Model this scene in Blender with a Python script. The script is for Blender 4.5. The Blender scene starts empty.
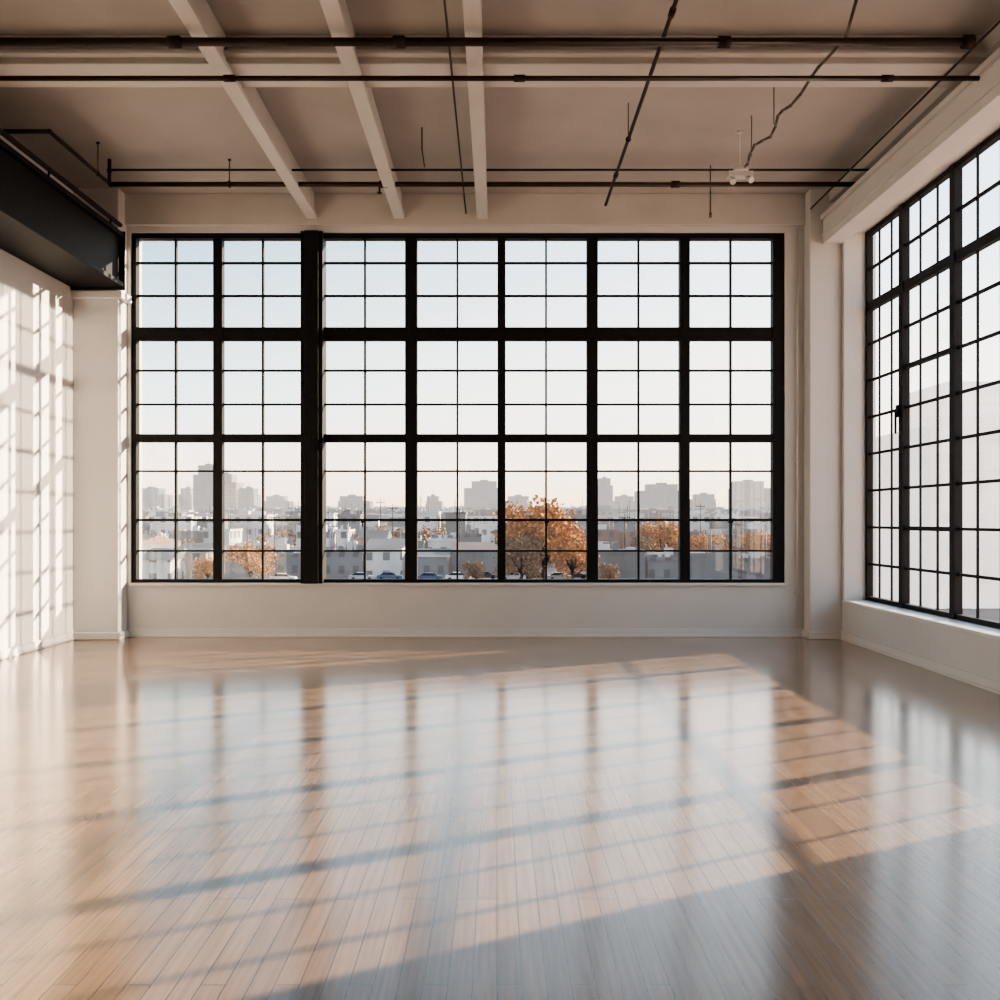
import bpy, bmesh, math, random
from mathutils import Vector, Matrix
random.seed(7)
scene = bpy.context.scene
try:
    scene.view_settings.view_transform='AgX'; scene.view_settings.look='AgX - Medium High Contrast'; scene.view_settings.exposure=0.08
except Exception as ex: print(ex)
F=900.0; CAMZ=1.6
XL,XR=-5.68,4.63; YB=12.33; YF=-4.0; ZC=6.05

# ---------------- materials ----------------
def new_mat(name):
    m=bpy.data.materials.new(name); m.use_nodes=True
    nt=m.node_tree; b=nt.nodes['Principled BSDF']
    return m,nt,b
def plain(name,col,rough=0.6,metal=0.0,var=0.08,scale=3.0,bump=0.0,bscale=60,spec=0.5):
    m,nt,b=new_mat(name)
    n=nt.nodes.new('ShaderNodeTexNoise'); n.inputs['Scale'].default_value=scale; n.inputs['Detail'].default_value=5
    tc=nt.nodes.new('ShaderNodeTexCoord'); nt.links.new(tc.outputs['Object'],n.inputs['Vector'])
    r=nt.nodes.new('ShaderNodeValToRGB')
    r.color_ramp.elements[0].position=0.3; r.color_ramp.elements[1].position=0.7
    r.color_ramp.elements[0].color=(*[c*(1-var) for c in col],1)
    r.color_ramp.elements[1].color=(*[min(1,c*(1+var)) for c in col],1)
    nt.links.new(n.outputs['Fac'],r.inputs['Fac']); nt.links.new(r.outputs['Color'],b.inputs['Base Color'])
    b.inputs['Roughness'].default_value=rough; b.inputs['Metallic'].default_value=metal
    b.inputs['Specular IOR Level'].default_value=spec
    if bump>0:
        n2=nt.nodes.new('ShaderNodeTexNoise'); n2.inputs['Scale'].default_value=bscale
        nt.links.new(tc.outputs['Object'],n2.inputs['Vector'])
        bp=nt.nodes.new('ShaderNodeBump'); bp.inputs['Strength'].default_value=bump; bp.inputs['Distance'].default_value=0.01
        nt.links.new(n2.outputs['Fac'],bp.inputs['Height']); nt.links.new(bp.outputs['Normal'],b.inputs['Normal'])
    return m
M_wall=plain('painted_plaster',(0.57,0.57,0.58),0.7,var=0.03,scale=1.2,bump=0.15)
M_ceil=plain('painted_ceiling',(0.40,0.385,0.38),0.8,var=0.06,scale=1.5,bump=0.2,spec=.2)
M_joist=plain('painted_joist',(0.51,0.50,0.495),0.7,var=0.05,scale=2)
M_trim=plain('painted_trim',(0.62,0.615,0.62),0.45,var=0.02)
M_black=plain('black_steel',(0.007,0.0075,0.009),0.6,var=0.2,scale=8,spec=.2)
M_pipe=plain('dark_iron_pipe',(0.022,0.014,0.012),0.6,0.0,var=0.3,scale=6,spec=.25)
M_cond=plain('galvanised_conduit',(0.12,0.11,0.10),0.4,0.6,var=0.1)
M_whitem=plain('white_fixture',(0.6,0.6,0.6),0.4,var=0.02)

def glass_mat():
    m=bpy.data.materials.new('window_glass'); m.use_nodes=True; nt=m.node_tree
    for n in list(nt.nodes): nt.nodes.remove(n)
    o=nt.nodes.new('ShaderNodeOutputMaterial'); mx=nt.nodes.new('ShaderNodeMixShader')
    t=nt.nodes.new('ShaderNodeBsdfTransparent'); t.inputs[0].default_value=(0.97,0.985,0.985,1)
    g=nt.nodes.new('ShaderNodeBsdfGlossy'); g.inputs['Roughness'].default_value=0.02
    n=nt.nodes.new('ShaderNodeTexNoise'); n.inputs['Scale'].default_value=1.3
    mr=nt.nodes.new('ShaderNodeMapRange'); mr.inputs['To Min'].default_value=0.03; mr.inputs['To Max'].default_value=0.05
    nt.links.new(n.outputs['Fac'],mr.inputs['Value']); nt.links.new(mr.outputs['Result'],mx.inputs['Fac'])
    nt.links.new(t.outputs[0],mx.inputs[1]); nt.links.new(g.outputs[0],mx.inputs[2]); nt.links.new(mx.outputs[0],o.inputs['Surface'])
    return m
M_glass=glass_mat()

def floor_mat():
    m,nt,b=new_mat('oak_plank_floor'); L=nt.links.new; N=nt.nodes.new
    tc=N('ShaderNodeTexCoord'); sp=N('ShaderNodeSeparateXYZ'); cb=N('ShaderNodeCombineXYZ')
    L(tc.outputs['Object'],sp.inputs[0]); L(sp.outputs['Y'],cb.inputs['X']); L(sp.outputs['X'],cb.inputs['Y'])
    br=N('ShaderNodeTexBrick'); L(cb.outputs[0],br.inputs['Vector'])
    br.inputs['Scale'].default_value=1.0; br.inputs['Brick Width'].default_value=1.9; br.inputs['Row Height'].default_value=0.085
    br.inputs['Mortar Size'].default_value=0.0026; br.inputs['Mortar Smooth'].default_value=0.3; br.offset=0.37; br.offset_frequency=3
    br.inputs['Color1'].default_value=(0.30,0.213,0.155,1); br.inputs['Color2'].default_value=(0.225,0.155,0.11,1); br.inputs['Mortar'].default_value=(0.06,0.038,0.029,1)
    mp=N('ShaderNodeMapping'); mp.inputs['Scale'].default_value=(1.2,28,1); L(cb.outputs[0],mp.inputs['Vector'])
    no=N('ShaderNodeTexNoise'); no.inputs['Scale'].default_value=1.5; no.inputs['Detail'].default_value=6; L(mp.outputs[0],no.inputs['Vector'])
    rp=N('ShaderNodeValToRGB'); rp.color_ramp.elements[0].color=(0.72,0.70,0.68,1); rp.color_ramp.elements[1].color=(1.12,1.1,1.08,1)
    rp.color_ramp.elements[0].position=0.3; rp.color_ramp.elements[1].position=0.7
    L(no.outputs['Fac'],rp.inputs['Fac'])
    mx=N('ShaderNodeMix'); mx.data_type='RGBA'; mx.blend_type='MULTIPLY'; mx.inputs['Factor'].default_value=0.8
    L(br.outputs['Color'],mx.inputs['A']); L(rp.outputs['Color'],mx.inputs['B']); L(mx.outputs['Result'],b.inputs['Base Color'])
    n2=N('ShaderNodeTexNoise'); n2.inputs['Scale'].default_value=1.1; n2.inputs['Detail'].default_value=4; L(tc.outputs['Object'],n2.inputs['Vector'])
    mr=N('ShaderNodeMapRange'); mr.inputs['To Min'].default_value=0.17; mr.inputs['To Max'].default_value=0.26
    L(n2.outputs['Fac'],mr.inputs['Value']); L(mr.outputs['Result'],b.inputs['Roughness'])
    b.inputs['IOR'].default_value=1.75
    b.inputs['Coat Weight'].default_value=0.65; b.inputs['Coat Roughness'].default_value=0.155; b.inputs['Coat IOR'].default_value=1.65; b.inputs['Coat Tint'].default_value=(1,0.96,0.91,1)
    b.inputs['Specular Tint'].default_value=(1,0.93,0.86,1)
    bp=N('ShaderNodeBump'); bp.inputs['Strength'].default_value=0.25; bp.inputs['Distance'].default_value=0.0012
    ad=N('ShaderNodeMath'); ad.operation='SUBTRACT'
    ml=N('ShaderNodeMath'); ml.operation='MULTIPLY'; ml.inputs[1].default_value=0.35; L(no.outputs['Fac'],ml.inputs[0])
    L(ml.outputs[0],ad.inputs[0]); L(br.outputs['Fac'],ad.inputs[1]); L(ad.outputs[0],bp.inputs['Height']); L(bp.outputs['Normal'],b.inputs['Normal'])
    return m
M_floor=floor_mat()

# ---------------- mesh helpers ----------------
class MB:
    def __init__(s): s.bm=bmesh.new()
    def box(s,x0,x1,y0,y1,z0,z1,mi=0):
        v=[s.bm.verts.new(p) for p in [(x0,y0,z0),(x1,y0,z0),(x1,y1,z0),(x0,y1,z0),(x0,y0,z1),(x1,y0,z1),(x1,y1,z1),(x0,y1,z1)]]
        for f in [(0,3,2,1),(4,5,6,7),(0,1,5,4),(1,2,6,5),(2,3,7,6),(3,0,4,7)]:
            fc=s.bm.faces.new([v[i] for i in f]); fc.material_index=mi
        return v
    def cyl(s,a,b,r,seg=12,mi=0,r2=None):
        a=Vector(a); b=Vector(b); d=(b-a); L=d.length
        q=Vector((0,0,1)).rotation_difference(d.normalized()); r2=r if r2 is None else r2
        A=[];B=[]
        for i in range(seg):
            t=2*math.pi*i/seg; o=Vector((math.cos(t),math.sin(t),0))
            A.append(s.bm.verts.new(a+q@(o*r))); B.append(s.bm.verts.new(a+q@(o*r2+Vector((0,0,L)))))
        for i in range(seg):
            f=s.bm.faces.new([A[i],A[(i+1)%seg],B[(i+1)%seg],B[i]]); f.smooth=True; f.material_index=mi
        f=s.bm.faces.new(A[::-1]); f.material_index=mi
        f=s.bm.faces.new(B); f.material_index=mi
    def ball(s,c,r,mi=0):
        g=bmesh.ops.create_uvsphere(s.bm,u_segments=12,v_segments=8,radius=r,matrix=Matrix.Translation(Vector(c)))
        for v in g['verts']:
            for f in v.link_faces: f.smooth=True; f.material_index=mi
    def gable(s,x0,x1,y0,y1,z,h,mi=0):
        yc=(y0+y1)/2
        p=[(x0,y0,z),(x1,y0,z),(x1,y1,z),(x0,y1,z),(x0,yc,z+h),(x1,yc,z+h)]
        v=[s.bm.verts.new(q) for q in p]
        for f in [(0,1,5,4),(2,3,4,5),(0,4,3),(1,2,5),(0,3,2,1)]:
            s.bm.faces.new([v[i] for i in f]).material_index=mi
    def path(s,pts,r,mi=0,seg=12):
        for i in range(len(pts)-1):
            s.cyl(pts[i],pts[i+1],r,seg,mi)
            if i>0: s.ball(pts[i],r*1.25,mi)
    def obj(s,name,mats,parent=None,bevel=0):
        bmesh.ops.recalc_face_normals(s.bm,faces=s.bm.faces[:])
        me=bpy.data.meshes.new(name); s.bm.to_mesh(me); s.bm.free()
        for m in (mats if isinstance(mats,list) else [mats]): me.materials.append(m)
        o=bpy.data.objects.new(name,me); scene.collection.objects.link(o)
        if parent: o.parent=parent
        if bevel:
            bv=o.modifiers.new('bevel','BEVEL'); bv.width=bevel; bv.segments=2; bv.limit_method='ANGLE'
        return o
def empty(name):
    e=bpy.data.objects.new(name,None); scene.collection.objects.link(e); return e

# ---------------- room shell ----------------
m=MB(); m.box(XL-0.4,XR+0.42,YF-0.3,YB+0.4,-0.2,0); m.obj('floor',M_floor)
m=MB(); m.box(XL-0.4,XR+0.42,YF-0.3,YB+0.4,ZC,ZC+0.25); m.obj('ceiling',M_ceil)
m=MB(); m.box(XL-0.4,XL,YF-0.3,YB+0.4,0,ZC); m.obj('wall_left',M_wall)
m=MB(); m.box(XL,XR,YF-0.3,YF,0,ZC); m.obj('wall_rear',M_wall)
WX0,WX1,WZ0,WZ1=-5.02,3.945,0.735,5.54
m=MB()
m.box(XL,WX0,YB,YB+0.4,0,ZC); m.box(WX1,XR+0.42,YB,YB+0.4,0,ZC)
m.box(WX0,WX1,YB,YB+0.4,0,WZ0); m.box(WX0,WX1,YB,YB+0.4,WZ1,ZC)
m.obj('wall_back',M_wall)
RY0,RY1,RZ0,RZ1=5.75,12.0,0.53,5.43
m=MB()
m.box(XR,XR+0.42,YF-0.3,RY0,0,ZC); m.box(XR,XR+0.42,RY1,YB,0,ZC)
m.box(XR,XR+0.42,RY0,RY1,0,RZ0); m.box(XR,XR+0.42,RY0,RY1,RZ1,ZC)
m.obj('wall_right',M_wall)
# piers
m=MB(); m.box(XL,-5.07,YB-0.28,YB,0,ZC); m.box(XL,-5.03,YB-0.32,YB,0,0.1); m.obj('wall_pier',M_wall,bevel=0.012)
m=MB(); m.box(4.2,XR,YB-0.25,YB,0,ZC); m.box(4.17,XR,YB-0.28,YB,0,0.1); m.obj('wall_pier',M_wall,bevel=0.012)
m=MB(); m.box(-5.07,4.2,YB-0.07,YB,5.62,ZC); m.obj('trim_header',M_joist,bevel=0.01)
m=MB(); m.box(WX0,WX1,YB-0.035,YB+0.2,WZ0-0.035,WZ0+0.004); m.obj('trim_sill_back',M_trim,bevel=0.006)
m=MB(); m.box(XR-0.035,XR+0.3,RY0,RY1,RZ0-0.035,RZ0+0.004); m.obj('trim_sill_right',M_trim,bevel=0.006)
def baseb(name,b1,b2):
    m=MB(); m.box(*b1); m.box(*b2); m.obj(name,M_trim,bevel=0.004)
baseb('baseboard_left',(XL,XL+0.02,YF,YB-0.28,0,0.11),(XL,XL+0.032,YF,YB-0.28,0,0.03))
baseb('baseboard_right',(XR-0.02,XR,YF,YB-0.25,0,0.11),(XR-0.032,XR,YF,YB-0.25,0,0.03))
baseb('baseboard_back',(-5.07,4.2,YB-0.02,YB,0,0.11),(-5.07,4.2,YB-0.032,YB,0,0.03))

# ---------------- windows ----------------
def window_back():
    e=empty('window_1'); m=MB()
    y0,y1=YB+0.03,YB+0.15
    def vb(x0,x1,z0,z1,ya=y0,yb=y1): m.box(x0,x1,ya,yb,z0,z1)
    X=lambda p:(p-497)*(YB+0.03)/F
    Z=lambda p:CAMZ+(520-p)*(YB+0.03)/F
    top,bot=WZ1,WZ0
    vb(WX0,X(136),bot,top); vb(X(773),WX1,bot,top)
    vb(X(136),X(773),top-0.07,top); vb(X(136),X(773),bot,bot+0.05)
    for a,b in [(213,222),(405,417),(497.5,505.5),(587,598),(680,690)]:
        vb(X(a),X(b),bot+0.05,top-0.07,y0,y1)
    for a,b in [(327,340),(434,442)]:
        vb(X(136),X(773),Z(b),Z(a),y0+0.008,y1-0.008)
    t=0.0125
    panels=[(136,213),(222,302),(324,405),(417,497.5),(505.5,587),(598,680),(690,773)]
    for a,b in panels:
        c=(X(a)+X(b))/2
        vb(c-t,c+t,bot+0.05,top-0.07,y0+0.03,y1-0.03)
        for zp in (262,295,370,404,471,520,551):
            tt=t if zp!=520 else 0.017
            vb(X(a),X(b),Z(zp)-tt,Z(zp)+tt,y0+0.033,y1-0.033)
    m.obj('frame',M_black,e)
    m=MB(); m.box(X(302),X(324),YB-0.07,YB+0.2,WZ0-0.0,WZ1); m.box(X(306),X(320),YB-0.10,YB-0.07,WZ0,WZ1); m.obj('steel_mullion',M_black,e,bevel=0.006)
    m=MB(); m.box(WX0+0.02,WX1-0.02,YB+0.086,YB+0.092,WZ0+0.02,WZ1-0.02); m.obj('glass',M_glass,e)
    m=MB()
    for p in (363,547,731):
        c=X(p); m.box(c-0.03,c+0.03,y0,y0+0.03,Z(520)-0.04,Z(520)+0.0); m.box(c-0.008,c+0.008,y0-0.03,y0,Z(520)-0.09,Z(520)-0.0)
    m.obj('latches',M_black,e)
window_back()
def window_right():
    e=empty('window_2'); m=MB(); gx=4.95; x0,x1=gx-0.04,gx+0.04
    def b(ya,yb,za,zb,xa=x0,xb=x1): m.box(xa,xb,ya,yb,za,zb)
    b(RY1-0.06,RY1,RZ0,RZ1); b(RY0,RY0+0.06,RZ0,RZ1)
    b(RY0,RY1,RZ1-0.06,RZ1,x0+.002,x1-.002); b(RY0,RY1,RZ0,RZ0+0.06,x0+.002,x1-.002)
    ed=[12.0,10.93,9.70,8.40,7.05,RY0]
    for y in ed[1:-1]: b(y-0.055,y+0.055,RZ0,RZ1,x0-0.01,x1)
    b(RY0,RY1,4.37,4.48,x0+.004,x1-.004)
    t=0.012; th=0.016
    for i in range(5):
        for k in (1,2):
            c=ed[i]+(ed[i+1]-ed[i])*k/3; b(c-t,c+t,RZ0,RZ1,x0+.03,x1-.03)
    rows=[RZ0+(4.42-RZ0)*k/8 for k in range(1,8)]+[4.42+(RZ1-4.42)*k/2 for k in (1,)]
    for z in rows: b(RY0,RY1,z-th,z+th,x0+.025,x1-.025)
    for zz in (1.50,3.45): b(ed[2],ed[1],zz-0.025,zz+0.025,x0+.01,x1-.01)
    m.obj('frame',M_black,e)
    m=MB(); m.box(gx,gx+0.006,RY0+.02,RY1-.02,RZ0+.02,RZ1-.02); m.obj('glass',M_glass,e)
    m=MB(); yy=ed[1]+0.03
    m.box(x0-.05,x0-.01,yy-.02,yy+.02,2.85,3.0); m.box(x0-.07,x0-.045,yy-.012,yy+.012,2.65,2.93); m.obj('latches',M_black,e,bevel=.003)
window_right()

# ---------------- ceiling structure ----------------
for xc in (-2.52,-1.33,-0.2):
    m=MB(); w=0.075
    m.box(xc-w,xc+w,YF,YB-0.07,5.70,5.76); m.box(xc-0.035,xc+0.035,YF,YB-0.07,5.76,ZC)
    m.obj('ceiling_joist',M_joist,bevel=0.008)
m=MB(); m.box(XL,XR,8.25,8.7,5.78,ZC); m.box(XL,XR,8.18,8.77,5.84,5.88); m.obj('ceiling_beam',M_joist,bevel=0.01)
m=MB(); m.box(XL,XR,2.6,3.1,5.78,ZC); m.box(XL,XR,2.53,3.17,5.84,5.88); m.obj('ceiling_beam',M_joist,bevel=0.01)
m=MB(); gy1=YB-0.36
m.box(XL+.003,-4.97,YF,gy1,4.70,4.76); m.box(XL+.003,-4.97,YF,gy1,5.36,5.42); m.box(XL+.003,-5.02,YF,gy1,4.76,5.36)
m.box(XL+.003,-4.95,gy1,gy1+0.02,4.66,5.44)
m.obj('steel_girder',M_black,bevel=0.004)
m=MB(); m.box(XL,-5.0,YB-0.34,YB,4.56,4.66); m.obj('trim_pier_cap',M_trim,bevel=0.01)
m=MB()
m.box(4.37,XR,YF,YB-0.27,5.30,5.62); m.box(4.33,XR,YF,YB-0.27,5.62,5.68); m.box(4.35,XR,YF,YB-0.27,5.40,5.425)
m.obj('trim_cornice',M_trim,bevel=0.006)
m=MB(); m.box(4.45,XR,YF,YB-0.25,5.86,ZC); m.obj('trim_crown',M_joist,bevel=0.01)

# ---------------- pipes ----------------
ZT=ZC-0.002
def hanger(m,x,y,z,r):
    m.cyl((x,y,z),(x,y,ZT),0.006,8)
    m.cyl((x-0.012,y,z),(x+0.012,y,z),r*1.4,12)
    m.cyl((x,y,ZT-0.015),(x,y,ZT),0.02,10)
def xpipe(name,x0,x1,y,z,r,hang=(),coup=(),extra=None):
    m=MB()
    m.cyl((x0,y,z),(x1,y,z),r,14)
    for c in coup: m.cyl((c-0.05,y,z),(c+0.05,y,z),r*1.4,14)
    for h in hang: hanger(m,h,y,z,r)
    if extra: extra(m)
    return m.obj(name,M_pipe)
def ex1(m):
    m.cyl((3.9,7.53,5.6),(3.98,7.53,5.6),0.055)
xpipe('sprinkler_pipe',XL+.01,3.98,7.53,5.6,0.034,(),(-2.7,-0.82,1.9),extra=ex1)
xpipe('sprinkler_pipe',XL+.01,4.32,8.07,5.56,0.022,(),(0.2,-2.4,3.5))
def ex2(m):
    m.path([(-4.78,11.1,5.74),(-4.78,11.1,5.9),(-4.78,11.1,ZT)],0.022)
    for x in (-1.45,): 
        m.cyl((x,11.1,5.74),(x,11.1,5.64),0.012); m.cyl((x,11.1,5.63),(x,11.1,5.64),0.03)
xpipe('sprinkler_pipe',-4.78,4.55,11.1,5.74,0.03,(-3.3,),(-1.4,2.2),extra=ex2)
xpipe('electrical_conduit',-4.72,4.55,10.9,5.84,0.014,(),())
def ypipe(name,x,y0,y1,z,r,mat,hy=(),cp=()):
    m=MB(); m.cyl((x,y0,z),(x,y1,z),r,12)
    for y in hy: m.cyl((x,y,z),(x,y,ZT),0.005,8); m.cyl((x,y-.012,z),(x,y+.012,z),r*1.6,12)
    for y in cp: m.cyl((x,y-.05,z),(x,y+.05,z),r*1.5,12)
    m.obj(name,mat)
ypipe('sprinkler_pipe',1.4,YF+.01,11.6,5.66,0.018,M_pipe,(9.6,6.0,2.0),(10.6,7.2))
ypipe('electrical_conduit',-0.42,YF+.01,12.2,5.755,0.010,M_pipe,(5,),())
ypipe('electrical_conduit',4.2,YF+.01,12.05,5.765,0.012,M_pipe,(7,3),())
m=MB(); m.path([(XL+.01,9.45,5.68),(-4.70,9.45,5.68),(-4.70,10.85,5.68)],0.022); hanger(m,-4.70,10.6,5.68,0.022); m.obj('sprinkler_pipe',M_pipe)
m=MB(); m.path([(-4.98,YF+.01,5.50),(-4.98,11.9,5.50)],0.03)
for y in (4,7,10,11.6): m.cyl((-4.98,y,5.425),(-4.98,y,5.5),0.012)
m.obj('sprinkler_pipe',M_pipe)
m=MB(); m.path([(-0.85,10.2,ZT),(-0.85,10.2,5.8)],0.008); m.path([(-0.85,10.2,5.8),(-0.82,10.2,5.6)],0.006); m.obj('hanging_rod',M_pipe)
m=MB()
pts=[(3.05,7.6,ZT),(3.0,7.75,5.74),(2.84,7.95,5.60)]
for i in range(13):
    t=i/12; pts.append((2.84-0.06*t+0.03*math.sin(t*14),8.1+2.1*t,5.60+0.03*math.sin(t*19)))
m.path(pts,0.014)
for y in (9.1,9.9): m.cyl((2.8,y,5.6),(2.8,y,ZT),0.006,8)
m.obj('flexible_conduit',M_cond)
m=MB()
m.box(2.64,2.92,10.24,10.36,5.52,5.575); m.box(2.70,2.86,10.2,10.4,5.575,5.61)
m.cyl((2.78,10.3,5.61),(2.78,10.3,ZT),0.007,10); m.cyl((2.78,10.3,ZT-.02),(2.78,10.3,ZT),0.03,14)
m.cyl((2.70,10.30,5.52),(2.68,10.22,5.44),0.025,14,0,0.035); m.cyl((2.86,10.30,5.52),(2.89,10.22,5.46),0.025,14,0,0.035)
m.obj('ceiling_spotlight',M_whitem,bevel=0.004)
m=MB(); m.path([(2.68,11.3,5.72),(2.68,11.3,5.45)],0.010); m.cyl((2.68,11.3,5.40),(2.68,11.3,5.46),0.018); m.cyl((2.68,11.3,5.72),(2.68,11.3,ZT),0.008); m.obj('pipe_drop',M_cond)
m=MB(); m.path([(4.1,YB-0.05,0.12),(4.1,YB-0.05,5.6)],0.010)
for z in (0.6,2.4,4.2): m.box(4.07,4.13,YB-0.045,YB-.001,z,z+0.02)
m.obj('wall_conduit',M_whitem)

# ---------------- exterior city ----------------
GZ=-9.0
HAZE_GLOW=(0.80,0.69,0.64)
def painted_haze(nt,b,far=1500.0,amt=0.76,strength=1.75):  # painted haze: surfaces take on an emissive glow with distance, no real air volume
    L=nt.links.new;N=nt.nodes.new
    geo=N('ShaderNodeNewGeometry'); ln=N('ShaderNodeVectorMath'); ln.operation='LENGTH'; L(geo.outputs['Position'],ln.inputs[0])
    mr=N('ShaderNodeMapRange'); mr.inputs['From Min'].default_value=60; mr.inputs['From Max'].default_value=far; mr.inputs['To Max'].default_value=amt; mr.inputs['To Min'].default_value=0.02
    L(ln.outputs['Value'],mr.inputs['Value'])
    em=N('ShaderNodeEmission'); em.inputs['Color'].default_value=(*HAZE_GLOW,1); em.inputs['Strength'].default_value=strength
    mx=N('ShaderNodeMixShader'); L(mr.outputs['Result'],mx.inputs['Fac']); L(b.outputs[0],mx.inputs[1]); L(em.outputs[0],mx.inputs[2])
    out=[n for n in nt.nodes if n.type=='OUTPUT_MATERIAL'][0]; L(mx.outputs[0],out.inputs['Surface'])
def facade(name,c1,win,bw=3.2,rh=3.4,ms=1.0,hz={}):
    m,nt,b=new_mat(name); L=nt.links.new;N=nt.nodes.new
    geo=N('ShaderNodeNewGeometry'); sp=N('ShaderNodeSeparateXYZ'); L(geo.outputs['Position'],sp.inputs[0])
    ad=N('ShaderNodeMath'); L(sp.outputs['X'],ad.inputs[0]); L(sp.outputs['Y'],ad.inputs[1])
    cb=N('ShaderNodeCombineXYZ'); L(ad.outputs[0],cb.inputs['X']); L(sp.outputs['Z'],cb.inputs['Y'])
    br=N('ShaderNodeTexBrick'); br.offset=0.0; br.inputs['Scale'].default_value=1; br.inputs['Brick Width'].default_value=bw; br.inputs['Row Height'].default_value=rh
    br.inputs['Mortar Size'].default_value=ms; br.inputs['Color1'].default_value=(*win,1); br.inputs['Color2'].default_value=(*[w*1.6 for w in win],1); br.inputs['Mortar'].default_value=(*c1,1)
    L(cb.outputs[0],br.inputs['Vector'])
    no=N('ShaderNodeTexNoise'); no.inputs['Scale'].default_value=0.12; no.inputs['Detail'].default_value=6; L(geo.outputs['Position'],no.inputs['Vector'])
    rp=N('ShaderNodeMapRange'); rp.inputs['From Min'].default_value=.35; rp.inputs['From Max'].default_value=.65; rp.inputs['To Min'].default_value=.6; rp.inputs['To Max'].default_value=1.1; L(no.outputs['Fac'],rp.inputs['Value'])
    sn=N('ShaderNodeSeparateXYZ'); L(geo.outputs['Normal'],sn.inputs[0])
    mx=N('ShaderNodeMix'); mx.data_type='RGBA'; L(sn.outputs['Z'],mx.inputs['Factor']); mx.clamp_factor=True
    L(br.outputs['Color'],mx.inputs['A']); mx.inputs['B'].default_value=(*[min(1,c*0.45+0.03) for c in c1],1)
    vm=N('ShaderNodeVectorMath'); vm.operation='SCALE'; L(mx.outputs['Result'],vm.inputs[0]); L(rp.outputs['Result'],vm.inputs['Scale'])
    L(vm.outputs[0],b.inputs['Base Color']); b.inputs['Roughness'].default_value=0.8
    painted_haze(nt,b,**hz); return m
FM=[facade('facade_white',(0.50,0.49,0.49),(0.05,0.06,0.075)),
    facade('facade_grey',(0.10,0.115,0.135),(0.02,0.025,0.035),2.6,3.0,0.8),
    facade('facade_brick',(0.15,0.075,0.055),(0.03,0.03,0.04),2.8,3.2,1.0),
    facade('facade_beige',(0.28,0.22,0.18),(0.04,0.05,0.06),3.6,3.4,1.1),
    facade('facade_metal',(0.07,0.09,0.10),(0.05,0.065,0.075),1.2,9,0.15),
    facade('facade_pale_glow',(0.80,0.72,0.64),(0.5,0.5,0.5),4.2,3.6,1.2,dict(far=170,amt=0.85,strength=3.0))]  # last entry: pale paint plus strong painted haze glow, brightening a sunless facade
def gmat():
    m,nt,b=new_mat('city_ground_mix'); N=nt.nodes.new;L=nt.links.new
    tc=N('ShaderNodeNewGeometry'); n=N('ShaderNodeTexNoise'); n.inputs['Scale'].default_value=0.05; n.inputs['Detail'].default_value=7
    L(tc.outputs['Position'],n.inputs['Vector'])
    r=N('ShaderNodeValToRGB'); e=r.color_ramp.elements; e[0].position=0.4; e[0].color=(0.045,0.045,0.052,1); e[1].position=0.6; e[1].color=(0.09,0.055,0.035,1)
    x=e.new(0.5); x.color=(0.11,0.10,0.10,1)
    L(n.outputs['Fac'],r.inputs['Fac']); L(r.outputs['Color'],b.inputs['Base Color']); b.inputs['Roughness'].default_value=0.9
    painted_haze(nt,b); return m
m=MB(); 
v=[m.bm.verts.new(p) for p in [(-2500,16,GZ),(2500,16,GZ),(2500,3500,GZ),(-2500,3500,GZ)]]; m.bm.faces.new(v)
m.obj('city_ground',gmat())

FOOT=[]
def clear(x0,x1,y0,y1,g=0.6):
    for a,b,c,d in FOOT:
        if x0<b+g and x1>a-g and y0<d+g and y1>c-g: return False
    return True
def building(m,x,y,w,d,top,mi,detail=True,clutter=5):
    FOOT.append((x-w/2,x+w/2,y,y+d))
    m.box(x-w/2,x+w/2,y,y+d,GZ,top,mi)
    if detail:
        if random.random()<.25 and w<14:
            m.gable(x-w/2-.3,x+w/2+.3,y-.3,y+d+.3,top,random.uniform(1.2,2.4),random.choice([1,2,4])); return
        p=0.5
        m.box(x-w/2-.2,x+w/2+.2,y-.2,y,top-.1,top+p,mi); m.box(x-w/2-.2,x-w/2,y,y+d,top-.1,top+p,mi); m.box(x+w/2,x+w/2+.2,y,y+d,top-.1,top+p,mi)
        for k in range(random.randint(1,clutter)):
            a=random.uniform(-w*0.4,w*0.4); s=random.uniform(.5,min(2.2,w*.2)); h=random.uniform(.6,2.0)
            yy=y+random.uniform(.05,.7)*d
            m.box(x+a-s,x+a+s,yy,yy+2*s,top,top+h,random.choice([mi,0,1,0]))
        for k in range(random.randint(0,3)):
            a=random.uniform(-w*0.4,w*0.4); m.cyl((x+a,y+d*.4,top),(x+a,y+d*.4,top+random.uniform(2,6)),0.12,5,1)
def bpx(m,x0,x1,ytop,Y,d,mi,cl=5):
    a=(x0-497)*Y/F; b=(x1-497)*Y/F; building(m,(a+b)/2,Y,b-a,d,CAMZ+(520-ytop)*Y/F,mi,True,cl)
m=MB()
for (a,b,t,Y,d,k) in [(598,645,553,150,20,4),(648,682,560,152,14,1),(692,738,556,148,20,4),(742,800,561,148,20,1),(415,448,557,165,16,1),(452,498,551,168,14,4),(325,362,553,165,16,1),(365,402,548,166,16,0),(138,170,560,158,14,0),(172,206,553,165,14,3),(60,130,545,155,25,1),(225,262,562,160,12,4),(268,300,556,166,15,1),
    (820,900,530,200,25,3)]: bpx(m,a,b,t,Y,d,k,9)
px=120
while px<800:
    w=random.uniform(12,34); Y=random.uniform(196,206); bpx(m,px,px+w,random.uniform(530,549),Y,random.uniform(8,10),random.choice([0,0,1,2,3,4]),7); px+=w+random.uniform(2,12)
px=115
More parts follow.
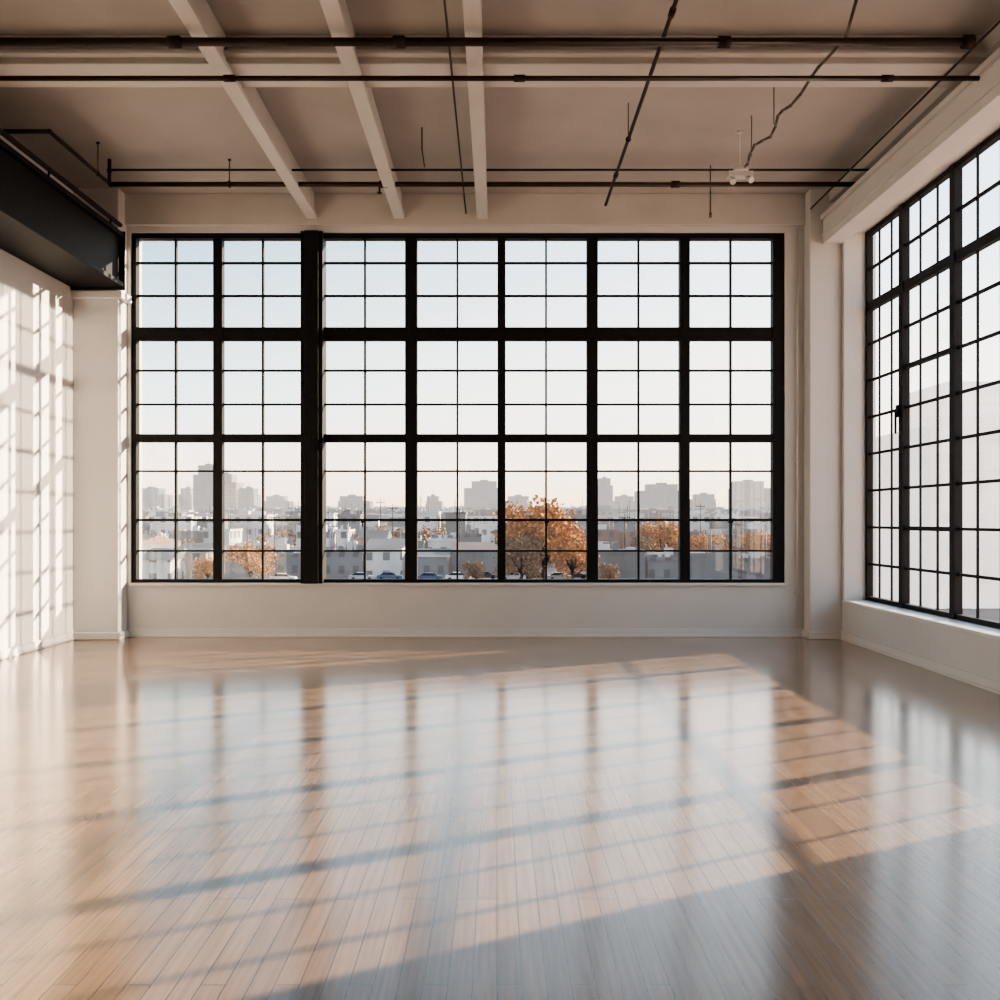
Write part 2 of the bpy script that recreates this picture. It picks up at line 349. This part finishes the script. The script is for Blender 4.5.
while px<800:
    w=random.uniform(12,44); Y=random.uniform(236,250); bpx(m,px,px+w,random.uniform(512,534),Y,random.uniform(8,13),random.choice([0,0,1,3,0,4]),7); px+=w+random.uniform(1,8)
m.obj('warehouse_buildings',FM)
m=MB()
for i in range(2600):
    y=random.uniform(288,680); x=random.uniform(-0.62,0.9)*y
    w=random.uniform(7,28); d=random.uniform(6,14); t=random.uniform(-5.5,3.0)+ (y-285)*0.02
    if clear(x-w/2,x+w/2,y,y+d): building(m,x,y,w,d,t,random.choice([0,0,0,1,1,2,3,4]))
m.obj('low_rise_buildings',FM)
m=MB()
def stepped(x0,x1,t,Y,mi):
    a=(x0-497)*Y/F; b=(x1-497)*Y/F; z=CAMZ+(520-t)*Y/F; w=b-a
    building(m,(a+b)/2,Y,w,22,z-0.14*(z+9),mi,False)
    s=random.uniform(-.12,.12)*w
    m.box((a+b)/2+s-w*.36,(a+b)/2+s+w*.36,Y+2,Y+18,GZ,z,mi)
    m.box((a+b)/2+s-w*.12,(a+b)/2+s+w*.12,Y+6,Y+12,z,z+1.5,1); m.cyl(((a+b)/2+s,Y+8,z),((a+b)/2+s,Y+8,z+5),0.2,5,1)
for (a,b,t,Y) in [(193,216,465,720),(216,236,474,735),(236,254,488,740),(136,164,488,760),(464,499,481,900),(598,613,478,900),(638,680,484,800),(734,774,481,850),(426,442,496,760),(178,192,488,800),(338,370,496,850),(503,532,496,850),(690,716,494,880),(264,289,496,900),(612,636,496,860)]:
    stepped(a,b,t,Y,random.choice([1,3,1]))
for i in range(700):
    y=random.uniform(690,1500); x=random.uniform(-0.75,0.95)*y
    w=random.uniform(18,70); t=random.uniform(3,15)*(y/900)
    if clear(x-w/2,x+w/2,y,y+20,2): building(m,x,y,w,random.uniform(12,20),t,random.choice([0,0,1,2,3,3]))
m.obj('city_skyline',FM)
m=MB(); 
m.box(52,78,108,125,GZ,13,5); m.box(51.6,78,107.6,108,12.6,14,5); m.box(63,140,126,140,GZ,21,5); m.box(78,150,105,125,GZ,11,5)
for i in range(7): m.box(53+i*3.8,53.6+i*3.8,107.5,108,GZ,12.6,5)
m.obj('neighbouring_building',FM)

def pole(x,y,h,name='utility_pole'):
    m=MB(); m.cyl((x,y,GZ),(x,y,GZ+h),0.14,8,0,0.08); m.box(x-1.2,x+1.2,y-.08,y+.08,GZ+h-1.0,GZ+h-.85); 
    for k in (-1,-.5,.5,1): m.cyl((x+k,y,GZ+h-.85),(x+k,y,GZ+h-.6),.06,6)
    m.obj(name,M_pipe)
for x,y,h in [(-37,192,13),(-22,190,14),(-8,192,13),(12,230,15),(27,190,12),(52,230,15),(-60,192,13),(-30,232,16),(-47,190,12)]: pole(x,y,h)

def leafmat(name,c1,c2):
    m,nt,b=new_mat(name); N=nt.nodes.new;L=nt.links.new
    g=N('ShaderNodeNewGeometry'); n=N('ShaderNodeTexNoise'); n.inputs['Scale'].default_value=0.9; L(g.outputs['Position'],n.inputs['Vector'])
    r=N('ShaderNodeValToRGB'); r.color_ramp.elements[0].position=.35; r.color_ramp.elements[1].position=.65
    r.color_ramp.elements[0].color=(*c1,1); r.color_ramp.elements[1].color=(*c2,1)
    L(n.outputs['Fac'],r.inputs['Fac']); L(r.outputs['Color'],b.inputs['Base Color']); b.inputs['Roughness'].default_value=.8
    painted_haze(nt,b,strength=1.2); return m
M_leafA=leafmat('orange_leaves',(0.24,0.085,0.02),(0.52,0.23,0.045))
M_leafB=leafmat('brown_leaves',(0.10,0.055,0.028),(0.24,0.13,0.055))
M_bark=plain('bark',(0.05,0.035,0.03),0.9)
def grow(m,R,n,o=Vector((0,0,0)),s=1.0,branches=9,leaf=1,ls=1.0):
    def P(v): return o+Vector(v)*s
    m.cyl(P((0,0,0)),P((0.1,0,2.4)),0.28*s,7,0,0.2*s)
    tips=[]
    for i in range(branches):
        a=i*2.4+R.random(); h=R.uniform(1.6,3.0); r=R.uniform(1.4,3.0); t=Vector((r*math.cos(a),r*math.sin(a),h+R.uniform(.6,4.6)))
        m.cyl(P((0.08,0,h)),P(t),0.13*s,5,0,0.05*s); tips.append(t)
        for k in range(3):
            t2=t+Vector((R.uniform(-1.3,1.3),R.uniform(-1.3,1.3),R.uniform(-.8,1.6)))
            if n>600: m.cyl(P(t),P(t2),0.05*s,4,0,0.02*s)
            tips.append(t2)
    tips.append(Vector((0,0,7.6))); m.cyl(P((0.1,0,2.4)),P((0,0,7.6)),0.2*s,6,0,0.04*s)
    for i in range(n):
        c=R.choice(tips); p=c+Vector((R.gauss(0,.68),R.gauss(0,.68),R.gauss(0,.6)))
        if p.z<1.2: continue
        sz=R.uniform(.10,.24)*ls*s; q=Vector((R.gauss(0,1),R.gauss(0,1),R.gauss(0,1))).normalized(); u=q.orthogonal().normalized(); w=q.cross(u); p=P(p)
        vs=[m.bm.verts.new(p+u*sz*1.5),m.bm.verts.new(p+w*sz),m.bm.verts.new(p-u*sz*1.5),m.bm.verts.new(p-w*sz)]
        f=m.bm.faces.new(vs); f.material_index=leaf
def tree_mesh(seed,leaf,n):
    m=MB(); grow(m,random.Random(seed),n)
    me=bpy.data.meshes.new('tree'); m.bm.to_mesh(me); m.bm.free(); me.materials.append(M_bark); me.materials.append(leaf); return me
TM=[tree_mesh(1,M_leafA,5500),tree_mesh(2,M_leafB,4500),tree_mesh(3,M_leafA,3500),tree_mesh(5,M_leafB,3000)]
R0=random.Random(4)
def tree(px,Y,s,k):
    o=bpy.data.objects.new('autumn_tree',TM[k]); scene.collection.objects.link(o)
    o.location=((px-497)*Y/F,Y,GZ); o.scale=(s*R0.uniform(.9,1.2),s,s); o.rotation_euler=(0,0,R0.uniform(0,6))
for a in [(543,142,1.6,0),(521,138,0.9,1),(573,139,1.0,2),(530,150,1.2,1),(660,188,1.2,0),(640,184,0.8,1),(706,186,0.9,2),(724,187,.7,3),(762,188,.95,0),
          (250,146,0.8,2),(208,148,0.5,2),(178,186,.7,3),(475,150,.4,1),(425,222,1.0,3),(850,143,1.1,0),(610,142,.4,1)]:
    tree(*a)
m=MB(); R=random.Random(11); n=0
while n<95:
    y=R.choice([R.uniform(216,230),R.uniform(267,283),R.uniform(290,600),R.uniform(290,600)]); x=R.uniform(-0.55,0.85)*y
    if not clear(x-1.2,x+1.2,y-1.2,y+1.2,0): continue
    n+=1
    grow(m,R,170,Vector((x,y,GZ)),R.uniform(.6,1.05),5,R.choice([1,2,2]),2.6)
m.obj('distant_tree_belt',[M_bark,M_leafA,M_leafB])
# parked cars
M_tyre=plain('tyre_rubber',(0.01,0.01,0.01),0.8); M_cg=plain('car_glass',(0.02,0.025,0.03),0.15)
cc=[plain('car_paint_white',(0.6,0.6,0.6),0.3),plain('car_paint_dark',(0.03,0.035,0.05),0.3),plain('car_paint_silver',(0.3,0.31,0.33),0.3),plain('car_paint_blue',(0.05,0.08,0.14),0.3)]
def car(x,y,mat):
    m=MB()
    def prism(pr,hw,mi):
        A=[m.bm.verts.new((p[0],-hw,p[1])) for p in pr]; B=[m.bm.verts.new((p[0],hw,p[1])) for p in pr]; n=len(pr)
        for i in range(n): m.bm.faces.new([A[i],A[(i+1)%n],B[(i+1)%n],B[i]]).material_index=mi
        m.bm.faces.new(A[::-1]).material_index=mi; m.bm.faces.new(B).material_index=mi
    prism([(-2.2,.35),(2.2,.35),(2.25,.7),(2.1,.88),(1.2,.98),(-1.6,1.0),(-2.15,.95),(-2.25,.6)],.88,0)
    prism([(1.2,.97),(.5,1.42),(-1.0,1.45),(-1.7,1.0)],.78,1); prism([(.45,1.42),(-.95,1.44),(-.9,1.48),(.4,1.47)],.76,0)
    for a in (-1.4,1.4):
        for s in (-1,1): m.cyl((a,s*.72,.34),(a,s*.9,.34),.34,14,2)
    o=m.obj('parked_car',[mat,M_cg,M_tyre]); o.location=(x,y,GZ); return o
for i,(px,Y) in enumerate([(513,158),(535,160),(560,157),(430,156),(458,157),(485,160),(362,157),(390,158),(283,154),(575,161)]):
    car((px-497)*Y/F,Y,cc[i%4])

# ---------------- light ----------------
def sun(name,d,energy,col,ang):
    L=bpy.data.lights.new(name,'SUN'); L.energy=energy; L.color=col; L.angle=math.radians(ang)
    o=bpy.data.objects.new(name,L); scene.collection.objects.link(o); o.rotation_euler=Vector(d).to_track_quat('-Z','Y').to_euler(); o.location=(20,20,20)
h=math.radians(14.5); az=math.atan2(-0.5,-1)
sun('evening_sun',(math.cos(az)*math.cos(h),math.sin(az)*math.cos(h),-math.sin(h)),26,(1.0,0.75,0.51),0.6)
h=math.radians(5.5); az=math.atan2(0.02,-1)
sun('added_low_sun',(math.cos(az)*math.cos(h),math.sin(az)*math.cos(h),-math.sin(h)),8.0,(1.0,0.76,0.53),0.35)  # second sun, added to make the left wall patches; no surface reflects it

w=bpy.data.worlds.new('sky'); scene.world=w; w.use_nodes=True; nt=w.node_tree; N=nt.nodes.new; L=nt.links.new
bg=nt.nodes['Background']
tc=N('ShaderNodeTexCoord'); sp=N('ShaderNodeSeparateXYZ'); L(tc.outputs['Generated'],sp.inputs[0])
def ramp(els):
    r=N('ShaderNodeValToRGB'); e=r.color_ramp.elements
    e[0].position=els[0][0]; e[0].color=(*els[0][1],1); e[1].position=els[-1][0]; e[1].color=(*els[-1][1],1)
    for p,c in els[1:-1]: x=e.new(p); x.color=(*c,1)
    L(sp.outputs['Z'],r.inputs['Fac']); return r
rl=ramp([(0.0,(0.88,0.55,0.43)),(0.05,(0.90,0.71,0.60)),(0.12,(0.58,0.68,0.69)),(0.30,(0.15,0.28,0.37)),(1.0,(0.14,0.26,0.44))])
rr=ramp([(0.0,(1.0,0.66,0.47)),(0.05,(1.0,0.80,0.64)),(0.14,(0.95,0.87,0.80)),(0.30,(0.60,0.68,0.77)),(1.0,(0.25,0.38,0.58))])
mr=N('ShaderNodeMapRange'); mr.inputs['From Min'].default_value=-0.45; mr.inputs['From Max'].default_value=0.25; L(sp.outputs['X'],mr.inputs['Value'])
mx=N('ShaderNodeMix'); mx.data_type='RGBA'; L(mr.outputs['Result'],mx.inputs['Factor']); L(rl.outputs['Color'],mx.inputs['A']); L(rr.outputs['Color'],mx.inputs['B'])
L(mx.outputs['Result'],bg.inputs['Color']); bg.inputs['Strength'].default_value=3.8

# ---------------- camera ----------------
cd=bpy.data.cameras.new('camera'); cd.sensor_width=36; cd.lens=F/1000*36; cd.shift_x=0.003; cd.shift_y=0.020; cd.clip_end=5000; cd.clip_start=0.05
co=bpy.data.objects.new('camera',cd); scene.collection.objects.link(co); co.location=(0,0,CAMZ); co.rotation_euler=(math.pi/2,0,0); scene.camera=co
